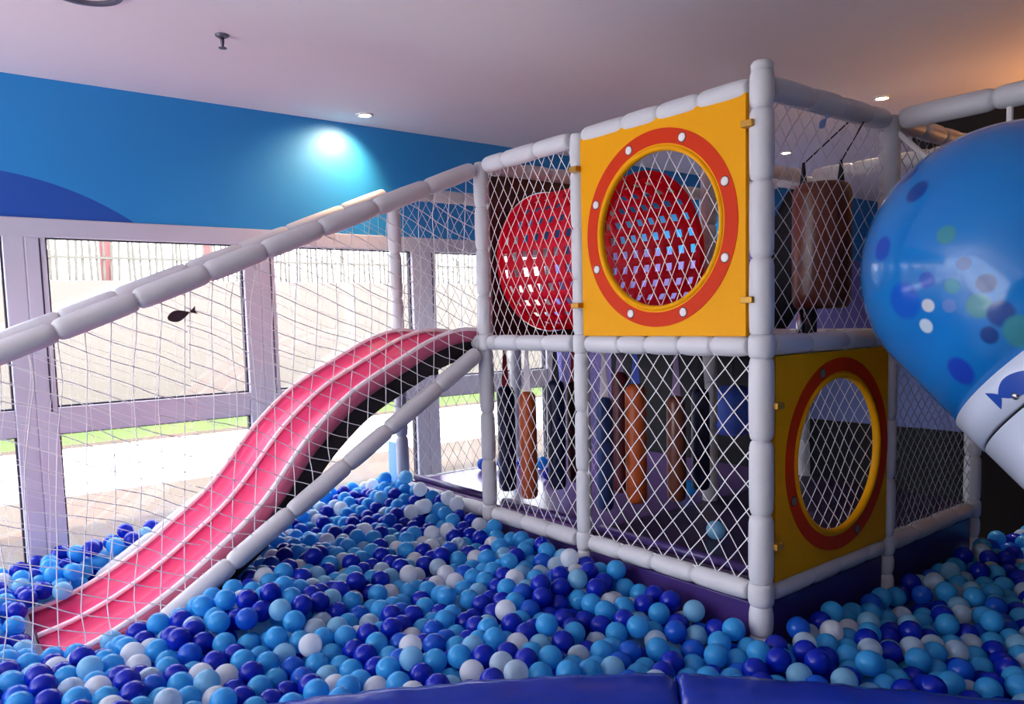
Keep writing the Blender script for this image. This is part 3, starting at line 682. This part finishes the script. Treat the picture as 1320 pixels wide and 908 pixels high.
# take out balls that would sit inside the slide, poles, rails or the drum
ok = np.ones(len(pos), bool)
ys, zs = PR[::-1, 0], PR[::-1, 1]
inx = (pos[:, 0] > XF-.025-R_b) & (pos[:, 0] < XN+.025+R_b); zsl = np.interp(pos[:, 1], ys, zs)
ok &= ~(inx & (pos[:, 1] > -1.92-R_b) & (pos[:, 2] > zsl-.165-R_b) & ((pos[:, 2] < zsl+R_b*.9) | (pos[:, 1] > -1.78)))
for px, py in ((0, 0), (A, 0), (Bx, 0), (Cx, 0), (0, DY), (0, 2*DY), (Bx, -2.57), (Cx, -2.57)):
    ok &= np.hypot(pos[:, 0]-px, pos[:, 1]-py) > R_b+.044
for rx in (Bx, Cx):
    p0 = np.array([rx, -.05, zl(-.05)]); p1 = np.array([rx, -1.62, zl(-1.62)]); t = np.clip(((pos-p0)@(p1-p0))/((p1-p0)@(p1-p0)), 0, 1)
    ok &= np.linalg.norm(pos-(p0+t[:, None]*(p1-p0)), axis=1) > R_b+.043
q = pos-np.array(CC); t = q@np.array(AX); ok &= ~((np.linalg.norm(q-t[:, None]*np.array(AX), axis=1) < CR+R_b+.02) & (t > -.1) & (t < 1.2+R_b))
ok &= ~((np.abs(pos[:, 0]+2.517) < .05+R_b) & (np.abs(pos[:, 1]) < .014+R_b))
ok &= pos[:, 2] > ZF+R_b
pos = pos[ok]
NB = len(pos)
p_ = np.where(pos[:, 0:1] > -.3, np.array([[.26, .40, .10, .10, .02, .12]]), np.array([[.32, .41, .06, .07, .11, .03]]))
cum = np.cumsum(p_, 1); ci = (rng.random(NB)[:, None] > cum).sum(1).clip(0, 5)

# how large does each ball show: a depth buffer of discs against everything already built
bpy.context.view_layer.update(); dg = bpy.context.evaluated_depsgraph_get()
SW, SH = 330, 227; sc_ = SW/1320
zb = np.full((SH, SW), 1e9)
hidden = [o for o in bpy.data.objects if o.type == 'MESH' and (o.name.startswith('pane') or o.name.startswith('wall_') or o.name in ('floor', 'ceiling'))]
for o in hidden: o.hide_viewport = True
bpy.context.view_layer.update()
for j in range(SH):
    for i in range(SW):
        u = (i+.5)/sc_-660; v = (j+.5)/sc_-495
        d = (fw+rt*(u/F)-up*(v/F)); n = d.length
        hit, loc, *_r = S.ray_cast(dg, CP, d/n, distance=9)
        if hit: zb[j, i] = (loc-CP).dot(fw)
for o in hidden: o.hide_viewport = False
zb = np.repeat(np.repeat(zb, 2, 0), 2, 1); ib = np.full(zb.shape, -1); sc2 = sc_*2
rel = pos-np.array(CP); dep = rel@np.array(fw); ux = (660+F*(rel@np.array(rt))/dep)*sc2; vy = (495-F*(rel@np.array(up))/dep)*sc2; pr2 = F*R_b/dep*sc2
for i in np.argsort(dep):
    if dep[i] < .3: continue
    x0, x1 = int(max(0, ux[i]-pr2[i])), int(min(zb.shape[1], ux[i]+pr2[i]+2)); y0, y1 = int(max(0, vy[i]-pr2[i])), int(min(zb.shape[0], vy[i]+pr2[i]+2))
    if x1 <= x0 or y1 <= y0: continue
    gx, gy = np.meshgrid(np.arange(x0, x1)+.5, np.arange(y0, y1)+.5)
    rr = ((gx-ux[i])**2+(gy-vy[i])**2)/pr2[i]**2; zz = dep[i]-R_b*np.sqrt(np.clip(1-rr, 0, 1))
    mk = (rr < 1) & (zz < zb[y0:y1, x0:x1])
    zb[y0:y1, x0:x1][mk] = zz[mk]; ib[y0:y1, x0:x1][mk] = i
area = np.bincount(ib[ib >= 0], minlength=NB)
big = np.argsort(-area)[:294]; big = [int(b) for b in big if area[b] > 0]
bigset = set(big)

bm = bmesh.new(); bmesh.ops.create_uvsphere(bm, u_segments=28, v_segments=16, radius=R_b)
tmp = bpy.data.meshes.new('ball'); bm.to_mesh(tmp); bm.free(); tmp.polygons.foreach_set('use_smooth', [True]*len(tmp.polygons))
BM = []
for nm, m in BALLC:
    me = tmp.copy(); me.name = 'ball_'+nm.replace(' ', '_'); me.materials.append(m); BM.append(me)
ORD = ['', 'second ', 'third ', 'fourth ', 'fifth ', 'sixth ', 'seventh ', 'eighth ', 'ninth ', 'tenth ', 'eleventh ', 'twelfth ', 'thirteenth ', 'fourteenth ', 'fifteenth ', 'sixteenth ', 'seventeenth ', 'eighteenth ', 'nineteenth ', 'twentieth ']
ROWN = ['touching the blue padded rim', 'in the second row from the rim', 'in the third row from the rim', 'in the fourth row from the rim', 'in the fifth row from the rim', 'in the sixth row from the rim', 'in the seventh row from the rim', 'in the eighth row from the rim', 'in the ninth row from the rim', 'in the tenth row from the rim']
sdv, _ = kerb_sd(pos[:, :2])
ROWN = ['touching the blue rim'] + ['in %s row from rim' % w for w in 'second third fourth fifth sixth seventh eighth ninth tenth'.split()]
def where(i):
    if pos[i, 0] > .05 and ux[i]/sc2 > 985: side = 'right of corner post'
    elif ux[i]/sc2 < 330: side = 'below the slide'
    elif ux[i]/sc2 < 660: side = 'left of centre'
    else: side = 'left of corner post'
    row = int(max(0, sdv[i]-R_b)/(D_*.9))
    return side, row
groups = {}
for i in big:
    s_, row = where(i); groups.setdefault((int(ci[i]), s_, row), []).append(i)
ROWX = ['eleventh', 'twelfth', 'thirteenth', 'fourteenth', 'fifteenth', 'sixteenth', 'seventeenth', 'eighteenth', 'nineteenth', 'twentieth', 'twenty-first', 'twenty-second', 'twenty-third', 'twenty-fourth', 'twenty-fifth', 'farthest']
for (c, s_, row), lst in groups.items():
    lst.sort(key=lambda i: ux[i])
    rn = ROWN[row] if row < len(ROWN) else 'in %s row from rim' % ROWX[min(row-10, 15)]
    for q, i in enumerate(lst):
        o = bpy.data.objects.new('pit_ball', BM[c]); COL.objects.link(o); o.location = pos[i]
        o.rotation_euler = tuple(rng.random(3)*6)
        only = '' if len(lst) == 1 else (', %sfrom left' % ORD[min(q, 19)] if q else ', leftmost')
        o['label'] = '%s ball %s, %s%s' % (BALLC[c][0], rn, s_, only)
        o['category'] = 'ball'; o['group'] = 'plastic balls in the pit'
# the rest of the pit: one mesh
rest = np.array([i for i in range(NB) if i not in bigset])
bm = bmesh.new(); bmesh.ops.create_uvsphere(bm, u_segments=20, v_segments=12, radius=R_b)
bm.verts.ensure_lookup_table(); tv = np.array([v.co for v in bm.verts]); bmesh.ops.triangulate(bm, faces=bm.faces[:]); tf = np.array([[v.index for v in f.verts] for f in bm.faces]); bm.free()
V = (pos[rest][:, None, :]+tv[None]).reshape(-1, 3); Fc = (tf[None]+(np.arange(len(rest))*len(tv))[:, None, None]).reshape(-1, 3)
me = bpy.data.meshes.new('pit_balls'); me.vertices.add(len(V)); me.vertices.foreach_set('co', V.ravel())
me.loops.add(Fc.size); me.loops.foreach_set('vertex_index', Fc.ravel().astype(np.int32))
me.polygons.add(len(Fc)); me.polygons.foreach_set('loop_start', np.arange(0, Fc.size, 3, dtype=np.int32)); me.polygons.foreach_set('loop_total', np.full(len(Fc), 3, np.int32))
for nm, m in BALLC: me.materials.append(m)
me.polygons.foreach_set('material_index', np.repeat(ci[rest], len(tf)).astype(np.int32)); me.polygons.foreach_set('use_smooth', np.ones(len(Fc), bool)); me.update(calc_edges=True); me.validate()
o = bpy.data.objects.new('pit_balls', me); COL.objects.link(o)
tag(o, 'heap of navy, sky blue and white plastic balls filling the pit behind the nearest rows', 'balls', kind='stuff')
# stray balls on the lower deck
for x, y, c, lb in [(-2.30, .50, 2, 'royal blue plastic ball alone on the deck in the open slide bay'), (-2.076, .78, 1, 'sky blue plastic ball on the deck just right of the orange brown bag'),
                    (-2.16, .70, 0, 'navy blue plastic ball on the deck peeping out left of the orange brown bag'), (-2.26, .62, 2, 'royal blue plastic ball on the deck half hidden by the left front pole'),
                    (-1.80, .60, 0, 'navy blue plastic ball on the deck just left of the second navy bag bottom'), (-1.0, .86, 1, 'sky blue plastic ball on the dark deck beside the inner pole'),
                    (-.43, .32, 3, 'pale blue plastic ball on the deck behind the net near the corner post')]:
    o = bpy.data.objects.new('deck_ball', BM[c]); COL.objects.link(o); o.location = (x, y, Z0+.035+R_b)
    tag(o, lb, 'ball', 'stray balls on the lower deck')

# ------------------------------------------------------------------ nets
def clip(poly, p, d):
    t0, t1 = -1e9, 1e9; n = len(poly); ar = sum(poly[i][0]*poly[(i+1) % n][1]-poly[(i+1) % n][0]*poly[i][1] for i in range(n)); s = 1 if ar > 0 else -1
    for i in range(n):
        a, b = poly[i], poly[(i+1) % n]; nx, ny = -(b[1]-a[1])*s, (b[0]-a[0])*s
        den = nx*d[0]+ny*d[1]; num = nx*(p[0]-a[0])+ny*(p[1]-a[1])
        if abs(den) < 1e-9:
            if num < 0: return None
        else:
            t = -num/den
            if den > 0: t0 = max(t0, t)
            else: t1 = min(t1, t)
    return (t0, t1) if t1-t0 > .01 else None
def net(put, poly, dirs, spc, r=.0017, amp=.006, m=None, seed=0, step=.03, label=None, bow=.012, border=True):
    rr = random.Random(seed); ph = [rr.uniform(0, 6.28) for _ in range(8)]
    cu = [sum(p[0] for p in poly)/len(poly), sum(p[1] for p in poly)/len(poly)]
    us = [p[0] for p in poly]; vs = [p[1] for p in poly]; u0, u1, v0, v1 = min(us), max(us), min(vs), max(vs)
    def edge(u, v):   # distance to outline, 0 at the lashing
        e = 9; n = len(poly)
        for i in range(n):
            a, b = poly[i], poly[(i+1) % n]; L = math.hypot(b[0]-a[0], b[1]-a[1]); e = min(e, abs((b[0]-a[0])*(v-a[1])-(b[1]-a[1])*(u-a[0]))/L)
        return e
    def disp(u, v):
        k = min(1, edge(u, v)/.12)
        a = amp*(math.sin(u*11+v*5+ph[0])+.7*math.sin(v*9-u*6+ph[1])+.12*math.sin(u*31+v*23+ph[4])); b = amp*(math.sin(v*12-u*7+ph[2])+.7*math.sin(u*9+v*5+ph[3])+.12*math.sin(v*29-u*27+ph[5]))
        w = bow*math.sin(u*5+v*4+ph[6])
        return put(u+a*k, v+b*k, w*k)
    bm = bmesh.new()
    for (d, s) in zip(dirs, spc):
        L = math.hypot(*d); d = (d[0]/L, d[1]/L); n = (-d[1], d[0])
        pr = [(p[0]-cu[0])*n[0]+(p[1]-cu[1])*n[1] for p in poly]
        k = math.ceil(min(pr)/s)
        while k*s < max(pr):
            p = (cu[0]+n[0]*k*s, cu[1]+n[1]*k*s); c = clip(poly, p, d); k += 1
            if not c: continue
            m_ = max(2, int((c[1]-c[0])/step)+1)
            tube(bm, [disp(p[0]+d[0]*(c[0]+(c[1]-c[0])*q/m_), p[1]+d[1]*(c[0]+(c[1]-c[0])*q/m_)) for q in range(m_+1)], r, 4, caps=False)
    if border:
        pp = [put(p[0], p[1], 0) for p in poly]; pts_ = []
        for a, b in zip(pp, pp[1:]+pp[:1]): pts_ += [a.lerp(b, q/8) for q in range(8)]
        tube(bm, pts_+[pts_[0]], r*1.5, 4, caps=False)
    return tpart('net', bm, m or M['net'], label=label)
def fx(off=0): return lambda u, v, w: Vector((u, off+w, v))
def sx(off): return lambda u, v, w: Vector((off+w, u, v))
DI = [(.62, 1), (-.62, 1)]
q_ = .03
net(fx(.012), [(Bx+q_, Z1+q_), (A-q_, Z1+q_), (A-q_, Z2-q_), (Bx+q_, Z2-q_)], DI, (.054, .054), seed=1, label='diamond net in front of the red tunnel')
net(fx(.03), [(A+q_, Z1+q_), (-q_, Z1+q_), (-q_, Z2-q_), (A+q_, Z2-q_)], DI, (.058, .058), seed=2, label='diamond net behind the upper porthole')
net(fx(.008), [(Bx+q_, Z0+q_), (A-q_, Z0+q_), (A-q_, Z1-q_), (Bx+q_, Z1-q_)], [(.68, 1), (-.68, 1)], (.054, .054), seed=3, r=.0019)
net(fx(.0), [(A+q_, Z0+q_), (-q_, Z0+q_), (-q_, Z1-q_), (A+q_, Z1-q_)], [(.85, 1), (-.85, 1)], (.064, .064), seed=4, r=.0021)
net(sx(-.008), [(q_, Z1+q_), (DY-q_, Z1+q_), (DY-q_, Z2-.04), (q_, Z2-.04)], [(.95, 1), (-.95, 1)], (.056, .056), seed=5, r=.0016)
net(sx(-.03), [(q_, Z0+q_), (DY-q_, Z0+q_), (DY-q_, Z1-q_), (q_, Z1-q_)], [(.95, 1), (-.95, 1)], (.055, .055), seed=6, r=.0015)
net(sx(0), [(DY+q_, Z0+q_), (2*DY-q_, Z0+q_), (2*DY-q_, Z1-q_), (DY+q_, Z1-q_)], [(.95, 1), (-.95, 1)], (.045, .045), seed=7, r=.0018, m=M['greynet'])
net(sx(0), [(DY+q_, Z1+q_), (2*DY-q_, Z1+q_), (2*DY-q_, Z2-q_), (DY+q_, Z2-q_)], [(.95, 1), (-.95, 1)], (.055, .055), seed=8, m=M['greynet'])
net(sx(Cx), [(q_, Z0+q_), (DY-q_, Z0+q_), (DY-q_, Z2-q_), (q_, Z2-q_)], DI, (.06, .06), seed=9)
net(fx(DY), [(Cx+q_, Z0+q_), (Bx-q_, Z0+q_), (Bx-q_, Z1-q_), (Cx+q_, Z1-q_)], DI, (.06, .06), seed=12, r=.0013)
# slide nets, between the sloping rails and the lower rail / balls
yb = -2.5
for xo, sd_ in ((Bx, 10), (Cx, 11)):
    poly = [(-.045, zt(-.045)-.03), (-.045, -.07), (-1.37, zl(-1.37)+.02), (-1.55, -1.02), (yb, -1.04), (yb, zt(yb)-.03)]
    # convex pieces: split along the vertical through the foot of the lower rail
    net(sx(xo), [(-.045, zt(-.045)-.03), (-.045, -.07), (-1.40, zl(-1.40)+.02), (-1.40, zt(-1.40)-.03)], [(.06, 1), (1, -.44)], (.084, .063), seed=sd_, r=.0019 if sd_ == 10 else .0009, amp=.009, bow=.02, border=False, label='slide net')
    net(sx(xo), [(-1.40, zt(-1.40)-.03), (-1.40, -1.0), (yb, -1.03), (yb, zt(yb)-.03)], [(.06, 1), (1, -.44)], (.084, .063), seed=sd_, r=.0019 if sd_ == 10 else .0009, amp=.009, bow=.02, border=False)

# ------------------------------------------------------------------ light
W = bpy.data.worlds.new('sky'); S.world = W; W.use_nodes = True
bg = W.node_tree.nodes['Background']; bg.inputs[0].default_value = (*lin((244, 248, 255)), 1); bg.inputs[1].default_value = 4.2
def area(name, loc, rot, sx_, sy_, power, col, portal=False):
    l = bpy.data.lights.new(name, 'AREA'); l.shape = 'RECTANGLE'; l.size = sx_; l.size_y = sy_; l.energy = power; l.color = col; l.cycles.is_portal = portal
    o = bpy.data.objects.new(name, l); COL.objects.link(o); o.location = loc; o.rotation_euler = rot; return o
for i, (a, b) in enumerate([(-5.05, -4.12), (-3.95, -3.02), (-2.80, -1.87), (-1.70, -.782), (-.612, .268), (.437, 1.36)]):
    area('window_portal', (WX-.09, (a+b)/2, -.3), (0, -PI/2, 0), 1.75, b-a, 1, (1, 1, 1), True)
area('window_portal', (-1.08, Y0-.11, -.05), (PI/2, 0, 0), 3.1, 2.3, 1, (1, 1, 1), True)
def spot(name, loc, target, power, col, ang, blend=.6, size=.03):
    l = bpy.data.lights.new(name, 'SPOT'); l.energy = power; l.color = col; l.spot_size = math.radians(ang); l.spot_blend = blend; l.shadow_soft_size = size
    o = bpy.data.objects.new(name, l); COL.objects.link(o); o.location = loc
    o.rotation_euler = (Vector(target)-Vector(loc)).to_track_quat('-Z', 'Y').to_euler(); return o
spot('downlight_beam', (-2.456, -.136, ZC-.02), (-2.456-.5, -.136-.3, ZC-.9), 27, (1, .62, .32), 118, .85)
spot('downlight_beam', (-.633, 2.065, ZC-.02), (-.633, 2.065, -1), 25, (1, .78, .5), 110)
def point(name, loc, power, col, size=.08):
    l = bpy.data.lights.new(name, 'POINT'); l.energy = power; l.color = col; l.shadow_soft_size = size
    o = bpy.data.objects.new(name, l); COL.objects.link(o); o.location = loc; return o
spot('wall_uplight_beam', (.5, 2.45, .70), (.1, 1.9, 2), 17, (1, .42, .09), 155, .8, .06)
t = empty('wall_uplighter', 'half bowl uplight with orange light on the black wall behind the dome', 'lamp', None, (.5, 2.615, .6))
bm = bmesh.new(); lathe(bm, (0, -.165, 0), (0, 0, 1), [(0, .02), (.01, .06), (.05, .11), (.09, .13)], 28, caps=False); obj('bowl', bm, M['steel'], t, True)
obj('wall_bracket', B(-.03, .03, -.06, 0, .0, .08, .004), M['steel'], t)
l = bpy.data.lights.new('sun', 'SUN'); l.energy = 5; l.angle = .03; l.color = (1, .97, .92)
o = bpy.data.objects.new('sun', l); COL.objects.link(o); o.rotation_euler = Vector((-.55, .25, -1)).to_track_quat('-Z', 'Y').to_euler()
spot('downlight_beam', (BACKL[0], BACKL[1], ZC-.02), (BACKL[0]-.2, BACKL[1]+.2, -1), 90, (1, .9, .85), 150, .6)
# unseen torch-style lamps added behind the camera as fill: they light the ceiling, the ceiling lights the room
for x, y, p in ((-1.6, -4.6, 84), (.3, -4.4, 74)):
    t = empty('fill_uplighter', 'added white floor standing fill lamp, unseen behind the camera', 'lamp', 'added fill lamps behind the camera', (x, y, ZF))
    bm = bmesh.new(); lathe(bm, (0, 0, .002), (0, 0, 1), [(0, .13), (.012, .13), (.02, .02), (1.55, .014)], 20); obj('stand', bm, M['steel'], t, True)
    bm = bmesh.new(); lathe(bm, (0, 0, 1.54), (0, 0, 1), [(0, .02), (.02, .06), (.10, .13), (.16, .16)], 28, caps=False); obj('bowl', bm, M['trimw'], t, True)
    spot('fill_beam', (x, y, ZF+1.66), (x, y, 5), p, (1, .95, .92), 165, .5, .1)

vs = S.view_settings; S.display_settings.display_device = 'sRGB'; vs.view_transform = 'Standard'; vs.look = 'None'; vs.gamma = 1; vs.use_curve_mapping = False; vs.exposure = .86
try: S.cycles.use_denoising = True; S.cycles.denoiser = 'OPENIMAGEDENOISE'
except Exception: pass
S.cycles.max_bounces = 10; S.cycles.transparent_max_bounces = 24; S.cycles.sample_clamp_indirect = 6
